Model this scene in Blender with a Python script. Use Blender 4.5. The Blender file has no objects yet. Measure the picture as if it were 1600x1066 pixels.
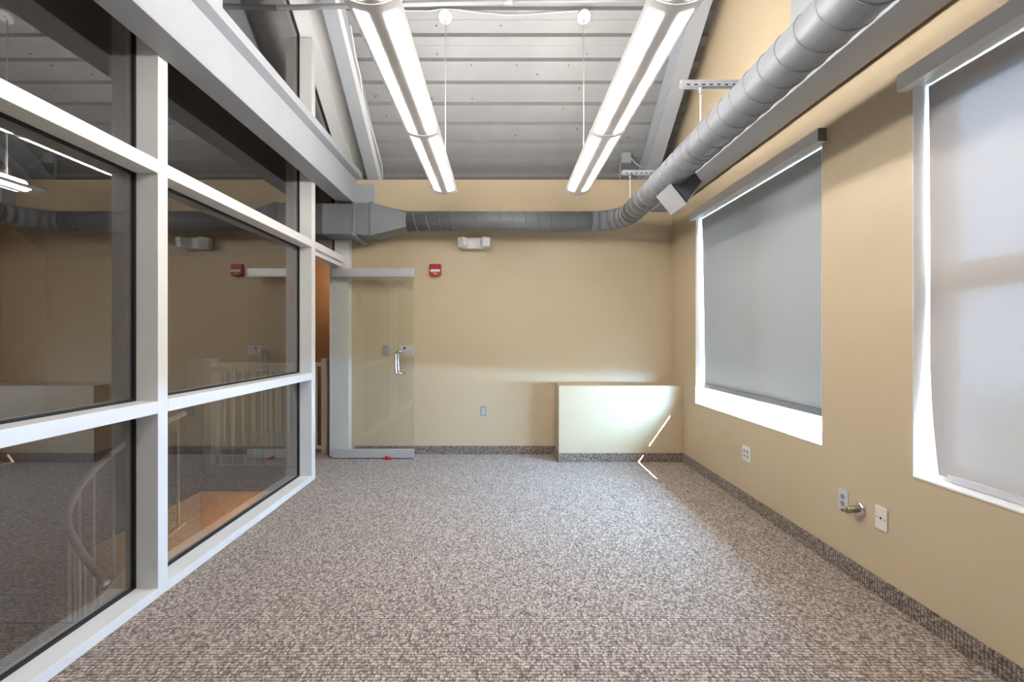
import bpy, math, random
from mathutils import Vector, Matrix

random.seed(7)
R = math.radians
scene = bpy.context.scene
col = scene.collection

# ------------------------------------------------------------------ camera
F = 711.0                      # focal length in pixels of the 1600 px wide frame
EYE = 1.35
cam_d = bpy.data.cameras.new('camera')
cam_d.sensor_fit = 'HORIZONTAL'
cam_d.sensor_width = 36.0
cam_d.lens = 36.0 * F / 1600.0
cam_d.shift_x = 17.0 / 1600.0
cam_d.shift_y = -5.0 / 1600.0
cam_d.clip_start = 0.02
cam = bpy.data.objects.new('camera', cam_d)
cam.location = (0, 0, EYE)
cam.rotation_euler = (R(90), 0, 0)
col.objects.link(cam)
scene.camera = cam

# ------------------------------------------------------------------ sky, sun, exposure
SKY = 240.0
SUN = 150.0
LAMP = 35.0
UPLAMP = 50.0
world = bpy.data.worlds.new('sky')
scene.world = world
world.use_nodes = True
wb = world.node_tree.nodes['Background']
wb.inputs[0].default_value = (0.40, 0.67, 1.0, 1)
wb.inputs[1].default_value = SKY

sun_d = bpy.data.lights.new('sun', 'SUN')
sun_d.energy = SUN
sun_d.angle = R(0.53)
sun_d.color = (1.0, 0.95, 0.86)
sun = bpy.data.objects.new('sun', sun_d)
sun.rotation_euler = Vector((-1.0, 2.3, -1.43)).to_track_quat('-Z', 'Y').to_euler()
sun.location = (8, -10, 9)
col.objects.link(sun)

vs = scene.view_settings
vs.view_transform = 'Standard'
vs.look = 'None'
vs.gamma = 1.0
vs.use_curve_mapping = False
vs.exposure = 0.15

# layout numbers (metres): camera at x=0, y=0 looking along +y
XW = 1.98          # inner face of the window wall
YB = 5.28          # back wall
XF = -1.78         # front face of the glass partition
XG = -1.905        # its glass
DECK = 7.48        # deck plane: z = DECK - 0.75 * y
SL = 0.75
RIDGE = 1.6
YREAR = -2.2
WT = 0.17          # window wall thickness
WIN = {1: (2.804, 4.63), 2: (0.36, 2.186), 3: (-1.95, -0.12)}
WZ0, WZ1 = 0.68, 2.56

def portal(name, y0, y1):
    d = bpy.data.lights.new(name, 'AREA')
    d.shape = 'RECTANGLE'
    d.size = y1 - y0
    d.size_y = WZ1 - WZ0
    d.cycles.is_portal = True
    o = bpy.data.objects.new(name, d)
    o.location = (XW + WT + 0.03, (y0 + y1) / 2, (WZ0 + WZ1) / 2)
    o.rotation_euler = Vector((-1, 0, 0)).to_track_quat('-Z', 'Z').to_euler()
    col.objects.link(o)
for k_, (a_, b_) in WIN.items():
    portal('window_portal', a_, b_)

# ------------------------------------------------------------------ materials
def new_mat(name):
    m = bpy.data.materials.new(name)
    m.use_nodes = True
    nt = m.node_tree
    b = nt.nodes['Principled BSDF']
    return m, nt, b

def paint(name, c, rough=0.5, metal=0.0, var=0.0, vscale=3.0, bump=0.0, bscale=200.0, spec=0.5):
    m, nt, b = new_mat(name)
    b.inputs['Base Color'].default_value = (*c, 1)
    b.inputs['Roughness'].default_value = rough
    b.inputs['Metallic'].default_value = metal
    b.inputs['Specular IOR Level'].default_value = spec
    tc = nt.nodes.new('ShaderNodeTexCoord')
    if var > 0:
        n = nt.nodes.new('ShaderNodeTexNoise')
        n.inputs['Scale'].default_value = vscale
        n.inputs['Detail'].default_value = 4
        nt.links.new(tc.outputs['Object'], n.inputs['Vector'])
        r = nt.nodes.new('ShaderNodeValToRGB')
        r.color_ramp.elements[0].position = 0.3
        r.color_ramp.elements[1].position = 0.7
        r.color_ramp.elements[0].color = (*[x * (1 - var) for x in c], 1)
        r.color_ramp.elements[1].color = (*[min(1, x * (1 + var)) for x in c], 1)
        nt.links.new(n.outputs['Fac'], r.inputs['Fac'])
        nt.links.new(r.outputs['Color'], b.inputs['Base Color'])
    if bump > 0:
        n2 = nt.nodes.new('ShaderNodeTexNoise')
        n2.inputs['Scale'].default_value = bscale
        n2.inputs['Detail'].default_value = 3
        nt.links.new(tc.outputs['Object'], n2.inputs['Vector'])
        bp = nt.nodes.new('ShaderNodeBump')
        bp.inputs['Strength'].default_value = bump
        bp.inputs['Distance'].default_value = 0.002
        nt.links.new(n2.outputs['Fac'], bp.inputs['Height'])
        nt.links.new(bp.outputs['Normal'], b.inputs['Normal'])
    return m

def emit(name, c, s):
    m = bpy.data.materials.new(name)
    m.use_nodes = True
    nt = m.node_tree
    nt.nodes.clear()
    o = nt.nodes.new('ShaderNodeOutputMaterial')
    e = nt.nodes.new('ShaderNodeEmission')
    e.inputs[0].default_value = (*c, 1)
    e.inputs[1].default_value = s
    nt.links.new(e.outputs[0], o.inputs[0])
    return m

def glass(name, tint, f0=0.045, gain=1.0):
    """clear sheet: Schlick mirror over a tinted clear body"""
    m = bpy.data.materials.new(name)
    m.use_nodes = True
    nt = m.node_tree
    nt.nodes.clear()
    N = nt.nodes.new
    L = nt.links.new
    o = N('ShaderNodeOutputMaterial')
    g = N('ShaderNodeNewGeometry')
    d = N('ShaderNodeVectorMath'); d.operation = 'DOT_PRODUCT'
    L(g.outputs['Normal'], d.inputs[0]); L(g.outputs['Incoming'], d.inputs[1])
    a = N('ShaderNodeMath'); a.operation = 'ABSOLUTE'; L(d.outputs['Value'], a.inputs[0])
    s = N('ShaderNodeMath'); s.operation = 'SUBTRACT'; s.inputs[0].default_value = 1.0; L(a.outputs[0], s.inputs[1])
    p = N('ShaderNodeMath'); p.operation = 'POWER'; L(s.outputs[0], p.inputs[0]); p.inputs[1].default_value = 5.0
    ma = N('ShaderNodeMath'); ma.operation = 'MULTIPLY_ADD'
    L(p.outputs[0], ma.inputs[0]); ma.inputs[1].default_value = 1 - f0; ma.inputs[2].default_value = f0
    ma.use_clamp = True
    gl = N('ShaderNodeBsdfGlossy'); gl.inputs['Roughness'].default_value = 0.0
    tr = N('ShaderNodeBsdfTransparent'); tr.inputs[0].default_value = (*tint, 1)
    mx = N('ShaderNodeMixShader')
    L(ma.outputs[0], mx.inputs[0]); L(tr.outputs[0], mx.inputs[1]); L(gl.outputs[0], mx.inputs[2])
    L(mx.outputs[0], o.inputs[0])
    return m

def fabric(name, c, translucent, clear):
    m = bpy.data.materials.new(name)
    m.use_nodes = True
    nt = m.node_tree
    nt.nodes.clear()
    N = nt.nodes.new
    L = nt.links.new
    o = N('ShaderNodeOutputMaterial')
    tc = N('ShaderNodeTexCoord')
    mp = N('ShaderNodeMapping'); mp.inputs['Scale'].default_value = (1, 420, 420)
    L(tc.outputs['Object'], mp.inputs['Vector'])
    n = N('ShaderNodeTexNoise'); n.inputs['Scale'].default_value = 1.0; n.inputs['Detail'].default_value = 2
    L(mp.outputs['Vector'], n.inputs['Vector'])
    r = N('ShaderNodeValToRGB')
    r.color_ramp.elements[0].position = 0.3; r.color_ramp.elements[1].position = 0.7
    r.color_ramp.elements[0].color = (*[x * 0.9 for x in c], 1)
    r.color_ramp.elements[1].color = (*c, 1)
    L(n.outputs['Fac'], r.inputs['Fac'])
    df = N('ShaderNodeBsdfDiffuse'); L(r.outputs['Color'], df.inputs[0])
    tl = N('ShaderNodeBsdfTranslucent'); L(r.outputs['Color'], tl.inputs[0])
    m1 = N('ShaderNodeMixShader'); m1.inputs[0].default_value = translucent
    L(df.outputs[0], m1.inputs[1]); L(tl.outputs[0], m1.inputs[2])
    tr = N('ShaderNodeBsdfTransparent')
    m2 = N('ShaderNodeMixShader'); m2.inputs[0].default_value = clear
    L(m1.outputs[0], m2.inputs[1]); L(tr.outputs[0], m2.inputs[2])
    L(m2.outputs[0], o.inputs[0])
    return m

def carpet(name, vertical=None, dark=1.0):
    m, nt, b = new_mat(name)
    N = nt.nodes.new
    L = nt.links.new
    tc = N('ShaderNodeTexCoord')
    mp = N('ShaderNodeMapping')
    if vertical == 'x':
        mp.inputs['Rotation'].default_value = (R(90), 0, 0)
    if vertical == 'y':
        mp.inputs['Rotation'].default_value = (0, R(90), 0)
    L(tc.outputs['Object'], mp.inputs['Vector'])
    sc = N('ShaderNodeMapping'); sc.inputs['Scale'].default_value = (92, 60.6, 92)
    L(mp.outputs['Vector'], sc.inputs['Vector'])
    v = N('ShaderNodeTexVoronoi'); v.inputs['Scale'].default_value = 1.0
    v.inputs['Randomness'].default_value = 0.7
    L(sc.outputs['Vector'], v.inputs['Vector'])
    sep = N('ShaderNodeSeparateColor'); L(v.outputs['Color'], sep.inputs[0])
    n = N('ShaderNodeTexNoise'); n.inputs['Scale'].default_value = 95; n.inputs['Detail'].default_value = 3
    L(mp.outputs['Vector'], n.inputs['Vector'])
    ad = N('ShaderNodeMath'); ad.operation = 'MULTIPLY_ADD'
    L(n.outputs['Fac'], ad.inputs[0]); ad.inputs[1].default_value = 0.6
    sb = N('ShaderNodeMath'); sb.operation = 'MULTIPLY_ADD'
    L(sep.outputs[0], sb.inputs[0]); sb.inputs[1].default_value = 0.55; sb.inputs[2].default_value = 0.0
    L(sb.outputs[0], ad.inputs[2])
    r = N('ShaderNodeValToRGB')
    e = r.color_ramp.elements
    cs = [(0.05, (0.15, 0.112, 0.092)), (0.30, (0.27, 0.212, 0.175)), (0.55, (0.405, 0.33, 0.277)), (0.88, (0.58, 0.485, 0.41))]
    while len(e) < len(cs):
        e.new(0.5)
    for el, (p_, c_) in zip(e, cs):
        el.position = p_
        el.color = (*[x * dark for x in c_], 1)
    L(ad.outputs[0], r.inputs['Fac'])
    # dark gaps between the loops
    ds = N('ShaderNodeValToRGB')
    ds.color_ramp.elements[0].position = 0.35; ds.color_ramp.elements[0].color = (1, 1, 1, 1)
    ds.color_ramp.elements[1].position = 0.75; ds.color_ramp.elements[1].color = (0.30, 0.27, 0.26, 1)
    L(v.outputs['Distance'], ds.inputs['Fac'])
    mu = N('ShaderNodeMixRGB'); mu.blend_type = 'MULTIPLY'; mu.inputs[0].default_value = 1.0
    L(r.outputs['Color'], mu.inputs[1]); L(ds.outputs['Color'], mu.inputs[2])
    wv = N('ShaderNodeTexWave'); wv.wave_type = 'BANDS'; wv.bands_direction = 'Y'
    wv.inputs['Scale'].default_value = 19.04; wv.inputs['Distortion'].default_value = 0.5
    wv.inputs['Detail'].default_value = 2.0; wv.inputs['Detail Scale'].default_value = 14.0
    L(mp.outputs['Vector'], wv.inputs['Vector'])
    wr = N('ShaderNodeValToRGB')
    wr.color_ramp.elements[0].position = 0.02; wr.color_ramp.elements[0].color = (0.50, 0.47, 0.46, 1)
    wr.color_ramp.elements[1].position = 0.38; wr.color_ramp.elements[1].color = (1.06, 1.06, 1.06, 1)
    L(wv.outputs['Fac'], wr.inputs['Fac'])
    mw = N('ShaderNodeMixRGB'); mw.blend_type = 'MULTIPLY'; mw.inputs[0].default_value = 0.8
    L(mu.outputs[0], mw.inputs[1]); L(wr.outputs['Color'], mw.inputs[2])
    L(mw.outputs[0], b.inputs['Base Color'])
    b.inputs['Roughness'].default_value = 0.95
    b.inputs['Specular IOR Level'].default_value = 0.15
    b.inputs['Sheen Weight'].default_value = 0.25
    bp = N('ShaderNodeBump'); bp.inputs['Strength'].default_value = 0.6; bp.inputs['Distance'].default_value = 0.004
    iv = N('ShaderNodeMath'); iv.operation = 'SUBTRACT'; iv.inputs[0].default_value = 1.0
    L(v.outputs['Distance'], iv.inputs[1])
    L(iv.outputs[0], bp.inputs['Height'])
    L(bp.outputs['Normal'], b.inputs['Normal'])
    return m

M = {
    'wall': paint('tan_wall_paint', (0.56, 0.452, 0.305), 0.42, var=0.02, vscale=2.0, bump=0.12, bscale=160, spec=0.45),
    'hall_wall': paint('brown_hall_paint', (0.50, 0.29, 0.155), 0.5, var=0.03, bump=0.1),
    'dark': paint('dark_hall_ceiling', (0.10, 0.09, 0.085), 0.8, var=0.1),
    'deck': paint('grey_deck_paint', (0.275, 0.276, 0.28), 0.45, var=0.04, vscale=5, bump=0.05, bscale=60),
    'steel': paint('grey_steel_paint', (0.355, 0.375, 0.405), 0.42, var=0.03, vscale=4, bump=0.05, bscale=80),
    'duct': paint('grey_duct_paint', (0.175, 0.182, 0.20), 0.42, var=0.05, vscale=5, bump=0.05, bscale=90),
    'duct_dark': paint('dark_blue_grey', (0.05, 0.055, 0.07), 0.6, var=0.05),
    'frame': paint('pale_frame_metal', (0.74, 0.735, 0.73), 0.33, metal=0.0, var=0.015, vscale=8),
    'alu': paint('brushed_aluminium', (0.66, 0.67, 0.70), 0.3, metal=0.55, var=0.03, vscale=12),
    'chrome': paint('polished_steel', (0.80, 0.80, 0.80), 0.14, metal=1.0, var=0.02, vscale=20),
    'brass': paint('tarnished_metal', (0.46, 0.38, 0.29), 0.3, metal=0.9, var=0.25, vscale=60),
    'gasket': paint('black_rubber_gasket', (0.006, 0.006, 0.007), 0.6, var=0.1),
    'white': paint('white_paint', (0.82, 0.82, 0.82), 0.4, var=0.015, vscale=6),
    'fixture': paint('fixture_enamel', (0.86, 0.86, 0.86), 0.35, var=0.015, vscale=6),
    'plastic': paint('white_plastic', (0.78, 0.77, 0.75), 0.35, var=0.02),
    'almond': paint('almond_plastic', (0.76, 0.71, 0.64), 0.35, var=0.02),
    'grey_plastic': paint('grey_plastic', (0.33, 0.34, 0.37), 0.4, var=0.03),
    'light_grey': paint('light_grey_plastic', (0.55, 0.55, 0.58), 0.4, var=0.03),
    'shade_bar': paint('dark_grey_bar', (0.13, 0.135, 0.14), 0.45, var=0.05),
    'slot': paint('dark_slots', (0.015, 0.02, 0.025), 0.6, var=0.1),
    'red': paint('red_alarm_plastic', (0.42, 0.012, 0.014), 0.3, var=0.04),
    'lens_clear': paint('clear_lens_plastic', (0.80, 0.82, 0.84), 0.12, var=0.03),
    'rail': paint('cream_rail_paint', (0.66, 0.58, 0.47), 0.4, var=0.03),
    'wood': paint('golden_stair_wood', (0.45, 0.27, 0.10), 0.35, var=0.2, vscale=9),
    'ground': paint('pale_ground', (0.42, 0.42, 0.38), 0.9, var=0.2, vscale=0.4),
    'leaf': paint('yellow_green_leaves', (0.24, 0.36, 0.05), 0.6, var=0.3, vscale=6),
    'bark': paint('tree_bark', (0.12, 0.08, 0.05), 0.8, var=0.3, vscale=9),
    'brick': paint('far_building_wall', (0.50, 0.44, 0.40), 0.8, var=0.1),
    'carpet': carpet('loop_carpet'),
    'base_x': carpet('carpet_base_x', 'x', 0.7),
    'base_y': carpet('carpet_base_y', 'y', 0.7),
    'lamp': emit('lamp_lens', (1.0, 0.965, 0.92), LAMP),
    'uplamp': emit('lamp_uplight', (1.0, 0.955, 0.90), UPLAMP),
    'glass': glass('dark_partition_glass', (0.74, 0.73, 0.72), 0.24),
    'door_glass': glass('green_door_glass', (0.985, 0.998, 0.985), 0.04),
    'win_glass': glass('clear_window_glass', (0.97, 0.98, 0.98), 0.04),
    'shade': fabric('grey_shade_cloth', (0.39, 0.395, 0.385), 0.0015, 0.0),
    'sheer': fabric('sheer_shade_cloth', (0.47, 0.43, 0.40), 0.0034, 0.0008),
}

# ------------------------------------------------------------------ geometry helpers
ORIG = {}

class MB:
    def __init__(s):
        s.v = []
        s.f = []
        s.sm = []
    def face(s, idx, smooth=False):
        s.f.append(tuple(idx)); s.sm.append(smooth)
    def box(s, x0, x1, y0, y1, z0, z1):
        if x0 > x1: x0, x1 = x1, x0
        if y0 > y1: y0, y1 = y1, y0
        if z0 > z1: z0, z1 = z1, z0
        b = len(s.v)
        s.v += [(x0, y0, z0), (x1, y0, z0), (x1, y1, z0), (x0, y1, z0), (x0, y0, z1), (x1, y0, z1), (x1, y1, z1), (x0, y1, z1)]
        for q in ((3, 2, 1, 0), (4, 5, 6, 7), (0, 1, 5, 4), (1, 2, 6, 5), (2, 3, 7, 6), (3, 0, 4, 7)):
            s.face([b + i for i in q])
        return s
    def prism(s, loop, off):
        """closed loop of 3-d points pushed along off"""
        b = len(s.v); n = len(loop); off = Vector(off)
        s.v += [tuple(Vector(p)) for p in loop] + [tuple(Vector(p) + off) for p in loop]
        s.face([b + i for i in range(n)])
        s.face([b + n + i for i in reversed(range(n))])
        for i in range(n):
            j = (i + 1) % n
            s.face([b + j, b + i, b + n + i, b + n + j])
        return s
    def loft(s, rings, caps=True, smooth=True, closed=True):
        b = len(s.v); n = len(rings[0])
        for r_ in rings: s.v += [tuple(p) for p in r_]
        for k in range(len(rings) - 1):
            for i in range(n if closed else n - 1):
                j = (i + 1) % n
                s.face([b + k * n + i, b + k * n + j, b + (k + 1) * n + j, b + (k + 1) * n + i], smooth)
        if caps:
            s.face([b + i for i in reversed(range(n))])
            e = b + (len(rings) - 1) * n
            s.face([e + i for i in range(n)])
        return s
    def tube(s, path, r, n=10, caps=True, radii=None):
        P = [Vector(p) for p in path]
        rings = []
        up = None
        for i, p in enumerate(P):
            if i == 0: t = P[1] - P[0]
            elif i == len(P) - 1: t = P[-1] - P[-2]
            else: t = (P[i + 1] - P[i]).normalized() + (P[i] - P[i - 1]).normalized()
            t.normalize()
            if up is None:
                a = Vector((0, 0, 1)) if abs(t.z) < 0.9 else Vector((1, 0, 0))
                up = (a - t * a.dot(t)).normalized()
            else:
                up = (up - t * up.dot(t)).normalized()
            side = t.cross(up)
            rr = radii[i] if radii else r
            rings.append([p + (up * math.cos(2 * math.pi * k / n) + side * math.sin(2 * math.pi * k / n)) * rr for k in range(n)])
        return s.loft(rings, caps)
    def cyl(s, a, b, r, n=16, r2=None):
        return s.tube([a, b], r, n, True, [r, r if r2 is None else r2])
    def build(s, name, mat, parent=None, bevel=0.0, seg=2, smooth=None, base=None):
        me = bpy.data.meshes.new(name)
        if parent is not None:
            o0 = ORIG[parent.name] if base is None else Vector(base)
        else:
            xs = [p[0] for p in s.v]; ys = [p[1] for p in s.v]; zs = [p[2] for p in s.v]
            o0 = Vector(((min(xs) + max(xs)) / 2, (min(ys) + max(ys)) / 2, min(zs))) if base is None else Vector(base)
        me.from_pydata([tuple(Vector(p) - o0) for p in s.v], [], s.f)
        me.polygons.foreach_set('use_smooth', [bool(q) if smooth is None else smooth for q in s.sm])
        me.materials.append(M[mat] if isinstance(mat, str) else mat)
        me.update()
        ob = bpy.data.objects.new(name, me)
        col.objects.link(ob)
        ORIG[ob.name] = o0
        if parent is not None:
            ob.parent = parent
            ob.location = o0 - ORIG[parent.name]
        else:
            ob.location = o0
        if bevel > 0:
            md = ob.modifiers.new('edge', 'BEVEL')
            md.width = bevel; md.segments = seg; md.limit_method = 'ANGLE'
        return ob

def fixn(ob):
    import bmesh
    bm = bmesh.new(); bm.from_mesh(ob.data)
    bmesh.ops.recalc_face_normals(bm, faces=bm.faces)
    bm.to_mesh(ob.data); bm.free()
    return ob

def tag(o, label=None, cat=None, group=None, kind=None):
    if label: o['label'] = label
    if cat: o['category'] = cat
    if group: o['group'] = group
    if kind: o['kind'] = kind
    return o

def thing(name, loc, label, cat, group=None, kind=None):
    o = bpy.data.objects.new(name, None)
    o.empty_display_size = 0.1
    o.location = loc
    col.objects.link(o)
    ORIG[o.name] = Vector(loc)
    return tag(o, label, cat, group, kind)

def box(name, mat, parent, x0, x1, y0, y1, z0, z1, bevel=0.0, **k):
    return MB().box(x0, x1, y0, y1, z0, z1).build(name, mat, parent, bevel, **k)

def dz(y, off=0.0):
    return DECK - SL * y + off

def px(x, y, Y):
    """the point at depth Y that the photo shows at pixel x, y"""
    return Vector(((x - 783.0) / F * Y, Y, EYE - (y - 528.0) / F * Y))

def pdeck(x, y, off=0.0):
    Y = (DECK + off - EYE) / ((528.0 - y) / F + SL)
    return px(x, y, Y)

# ------------------------------------------------------------------ the room shell
o = box('floor', 'carpet', None, XF, XW + 0.05, YREAR, 5.95, -0.12, 0.0)
tag(o, 'grey-brown loop pile carpet across the whole room', 'floor', kind='structure')

def wall_x(name, x0, x1, ycuts, zcuts, holes, mat):
    """wall in a plane of constant x with real openings (holes: cell index pairs)"""
    vid = {}
    m = MB()
    def V(x, y, z):
        k = (round(x, 4), round(y, 4), round(z, 4))
        if k not in vid:
            vid[k] = len(m.v); m.v.append((x, y, z))
        return vid[k]
    ny, nz = len(ycuts) - 1, len(zcuts) - 1
    solid = lambda i, j: 0 <= i < ny and 0 <= j < nz and (i, j) not in holes
    for i in range(ny):
        for j in range(nz):
            if not solid(i, j): continue
            ya, yb, za, zb = ycuts[i], ycuts[i + 1], zcuts[j], zcuts[j + 1]
            m.face([V(x0, ya, za), V(x0, ya, zb), V(x0, yb, zb), V(x0, yb, za)])
            m.face([V(x1, ya, za), V(x1, yb, za), V(x1, yb, zb), V(x1, ya, zb)])
            if not solid(i - 1, j): m.face([V(x0, ya, za), V(x1, ya, za), V(x1, ya, zb), V(x0, ya, zb)])
            if not solid(i + 1, j): m.face([V(x0, yb, za), V(x0, yb, zb), V(x1, yb, zb), V(x1, yb, za)])
            if not solid(i, j - 1): m.face([V(x0, ya, za), V(x0, yb, za), V(x1, yb, za), V(x1, ya, za)])
            if not solid(i, j + 1): m.face([V(x0, ya, zb), V(x1, ya, zb), V(x1, yb, zb), V(x0, yb, zb)])
    return fixn(m.build(name, mat))

yc = sorted([YREAR - 0.1, 5.95] + [v for w in WIN.values() for v in w])
o = wall_x('wall_right', XW, XW + WT, yc, [-0.12, WZ0, WZ1, 6.4], {(1, 1), (3, 1), (5, 1)}, 'wall')
tag(o, 'tan painted wall on the right with deep window openings', 'wall', kind='structure')

o = box('wall_back', 'wall', None, XF + 0.02, XW, YB, YB + 0.14, -0.12, 3.185)
tag(o, 'tan back wall with bright peach top below the metal deck', 'wall', kind='structure')
o = box('wall_eave', 'deck', None, -1.95, XW + WT, 5.86, 5.95, -.12, 4.2)
tag(o, 'grey eave wall closing the gap behind the back wall', 'wall', kind='structure')
o = box('wall_rear', 'wall', None, -6.6, XW + WT, YREAR - 0.12, YREAR, -0.12, 6.4)
tag(o, 'tan wall behind the camera', 'wall', kind='structure')

# boxed-out low ledge in the corner
LX0, LY0, LZ = 0.626, 4.95, 0.83
o = box('wall_ledge', 'wall', None, LX0, XW, LY0, YB, 0, LZ, 0.004)
tag(o, 'low tan boxed-out ledge below the back wall beside the window wall', 'ledge', kind='structure')

# carpet cove base
BH = 0.098
def base_strip(name, mat, label, *b):
    o_ = box(name, mat, None, *b, bevel=0.003)
    tag(o_, label, 'baseboard', kind='structure')
base_strip('baseboard_back', 'base_x', 'carpet base strip along the back wall behind the glass door', -1.70, LX0, YB - 0.012, YB, 0, BH)
base_strip('baseboard_ledge', 'base_x', 'carpet base strip along the front of the low ledge', LX0 - 0.010, XW - 0.012, LY0 - 0.012, LY0, 0, BH)
base_strip('baseboard_ledge_side', 'base_y', 'short carpet base strip on the left side of the ledge', LX0 - 0.010, LX0, LY0, YB - 0.012, 0, BH)
base_strip('baseboard_right', 'base_y', 'long carpet base strip along the window wall', XW - 0.012, XW, YREAR, LY0, 0, BH)

# ------------------------------------------------------------------ metal roof deck (panels of three ribs)
ceil = thing('ceiling', (0, 3.6, 3.2), 'grey corrugated metal roof deck sloping down to the back wall', 'ceiling', kind='structure')
PITCH = 0.173
nrm = Vector((0, SL, 1)).normalized()
def deck_rows(y_a, y_b, sgn):
    """profile points (y, offset along normal) over one panel"""
    pts = []
    n = max(1, round((y_b - y_a) / PITCH))
    for k in range(n):
        y = y_a + k * PITCH
        for fr, d in ((0.0, 0.0), (0.34, 0.0), (0.42, 0.042), (0.92, 0.042)):
            pts.append((y + fr * PITCH, d))
    pts.append((y_a + n * PITCH, 0.0))
    return pts, y_a + n * PITCH
y = 5.90 - PITCH * 24
lo = y
panel = 0
DX0, DX1 = -1.93, XW
while y < 5.89:
    pts, y2 = deck_rows(y, y + PITCH * 3, 1)
    m = MB()
    rings = []
    for (yy, d) in pts:
        p = Vector((0, yy, DECK - SL * yy)) + nrm * d
        rings.append([(DX0, p.y, p.z), (DX1, p.y, p.z)])
    b0 = len(m.v)
    for r_ in rings: m.v += r_
    for (yy, d) in pts:
        p = Vector((0, yy, DECK - SL * yy)) + nrm * (d + 0.004)
        m.v += [(DX0, p.y, p.z), (DX1, p.y, p.z)]
    n = len(pts)
    for k in range(n - 1):
        m.face([2 * k, 2 * k + 2, 2 * k + 3, 2 * k + 1])
        m.face([2 * n + 2 * k, 2 * n + 2 * k + 1, 2 * n + 2 * k + 3, 2 * n + 2 * k + 2])
        m.face([2 * k, 2 * n + 2 * k, 2 * n + 2 * k + 2, 2 * k + 2])
        m.face([2 * k + 1, 2 * k + 3, 2 * n + 2 * k + 3, 2 * n + 2 * k + 1])
    m.build('deck_panel', 'deck', ceil)
    y = y2
# far slope behind the ridge, above and behind the camera
m = MB()
ztop = DECK - SL * lo
m.prism([(DX0, lo + 0.01, ztop), (DX0, YREAR - 0.1, ztop - SL * (lo - YREAR + 0.1)), (DX0, YREAR - 0.1, ztop - SL * (lo - YREAR + 0.1) + 0.05), (DX0, lo + 0.01, ztop + 0.05)], (DX1 - DX0, 0, 0))
fixn(m.build('rear_deck_slope', 'deck', ceil))
# screw tips through the deck
m = MB()
for r_ in range(1, 24):
    yb = lo + PITCH * r_
    for q in range(9):
        if random.random() < 0.55: continue
        x = -1.3 + q * 0.34 + random.uniform(-0.12, 0.12)
        yy = yb + PITCH * random.choice((0.15, 0.62, 0.75))
        d = 0.0 if yy - yb < 0.34 * PITCH else 0.042
        a = Vector((x, yy, DECK - SL * yy)) + nrm * d
        m.cyl(a, a - nrm * 0.036 + Vector((random.uniform(-.006, .006), 0, 0)), 0.005, 5, 0.002)
o = m.build('screw_tip', 'duct_dark', ceil)
o['kind'] = 'stuff'

# hall side roof (dark)
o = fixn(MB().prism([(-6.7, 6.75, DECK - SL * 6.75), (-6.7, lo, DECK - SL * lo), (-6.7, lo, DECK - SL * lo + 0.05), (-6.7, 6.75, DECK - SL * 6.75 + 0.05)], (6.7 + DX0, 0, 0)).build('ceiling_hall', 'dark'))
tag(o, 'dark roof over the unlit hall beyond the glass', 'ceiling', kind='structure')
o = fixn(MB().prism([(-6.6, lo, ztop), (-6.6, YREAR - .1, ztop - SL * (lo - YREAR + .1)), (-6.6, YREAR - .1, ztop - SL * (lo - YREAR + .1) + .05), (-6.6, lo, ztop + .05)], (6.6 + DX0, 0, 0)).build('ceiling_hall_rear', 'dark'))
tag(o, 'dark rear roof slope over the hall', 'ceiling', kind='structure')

# ------------------------------------------------------------------ windows
def window(n, label, rail=None, stile=None):
    y0, y1 = WIN[n]
    w = thing('window_%d' % n, (XW + 0.1, (y0 + y1) / 2, WZ0), label, 'window', kind='structure')
    t = 0.003
    fx0, fx1 = XW + 0.105, XW + 0.165
    # white liners of the reveal
    box('jamb_liner', 'white', w, XW - 0.002, fx0, y0, y0 + t, WZ0, WZ1)
    box('jamb_liner', 'white', w, XW - 0.002, fx0, y1 - t, y1, WZ0, WZ1)
    box('head_liner', 'white', w, XW - 0.002, fx0, y0 + t, y1 - t, WZ1 - t, WZ1)
    box('sill', 'white', w, XW - 0.004, fx0, y0 + t, y1 - t, WZ0, WZ0 + 0.010, 0.002)
    fr = MB()
    fw = 0.055
    fr.box(fx0, fx1, y0, y0 + fw, WZ0, WZ1).box(fx0, fx1, y1 - fw, y1, WZ0, WZ1)
    bt_ = .035 if stile else fw
    fr.box(fx0, fx1, y0 + fw, y1 - fw, WZ0, WZ0 + bt_).box(fx0, fx1, y0 + fw, y1 - fw, WZ1 - fw, WZ1)
    fr.build('window_frame', 'white', w, 0.002)
    gz0, gz1, gy0, gy1 = WZ0 + bt_, WZ1 - fw, y0 + fw, y1 - fw
    xg = (fx0 + fx1) / 2
    cells = []
    if rail:
        box('meeting_rail', 'white', w, fx0 + 0.006, fx1 - 0.004, gy0, gy1, rail - 0.032, rail + 0.032, 0.002)
        cells = [(gy0, gy1, gz0, rail - 0.032), (gy0, gy1, rail + 0.032, gz1)]
    elif stile:
        box('meeting_stile', 'white', w, fx0 + 0.006, fx1 - 0.004, stile - 0.03, stile + 0.03, gz0, gz1, 0.002)
        cells = [(gy0, stile - 0.03, gz0, gz1), (stile + 0.03, gy1, gz0, gz1)]
    for (a, b, c, d) in cells:
        s = MB(); sw = 0.03 if rail else 0.022
        s.box(xg - 0.014, xg + 0.014, a, a + sw, c, d).box(xg - 0.014, xg + 0.014, b - sw, b, c, d)
        s.box(xg - 0.014, xg + 0.014, a + sw, b - sw, c, c + sw).box(xg - 0.014, xg + 0.014, a + sw, b - sw, d - sw, d)
        sa = s.build('sash', 'white', w, 0.002)
        box('pane', 'win_glass', sa, xg - 0.003, xg + 0.003, a + sw, b - sw, c + sw, d - sw)
    return w
window(1, 'white framed window behind the lowered grey roller shade', stile=3.71)
window(2, 'white framed window behind the sheer white shade at right edge', rail=1.635)
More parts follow.
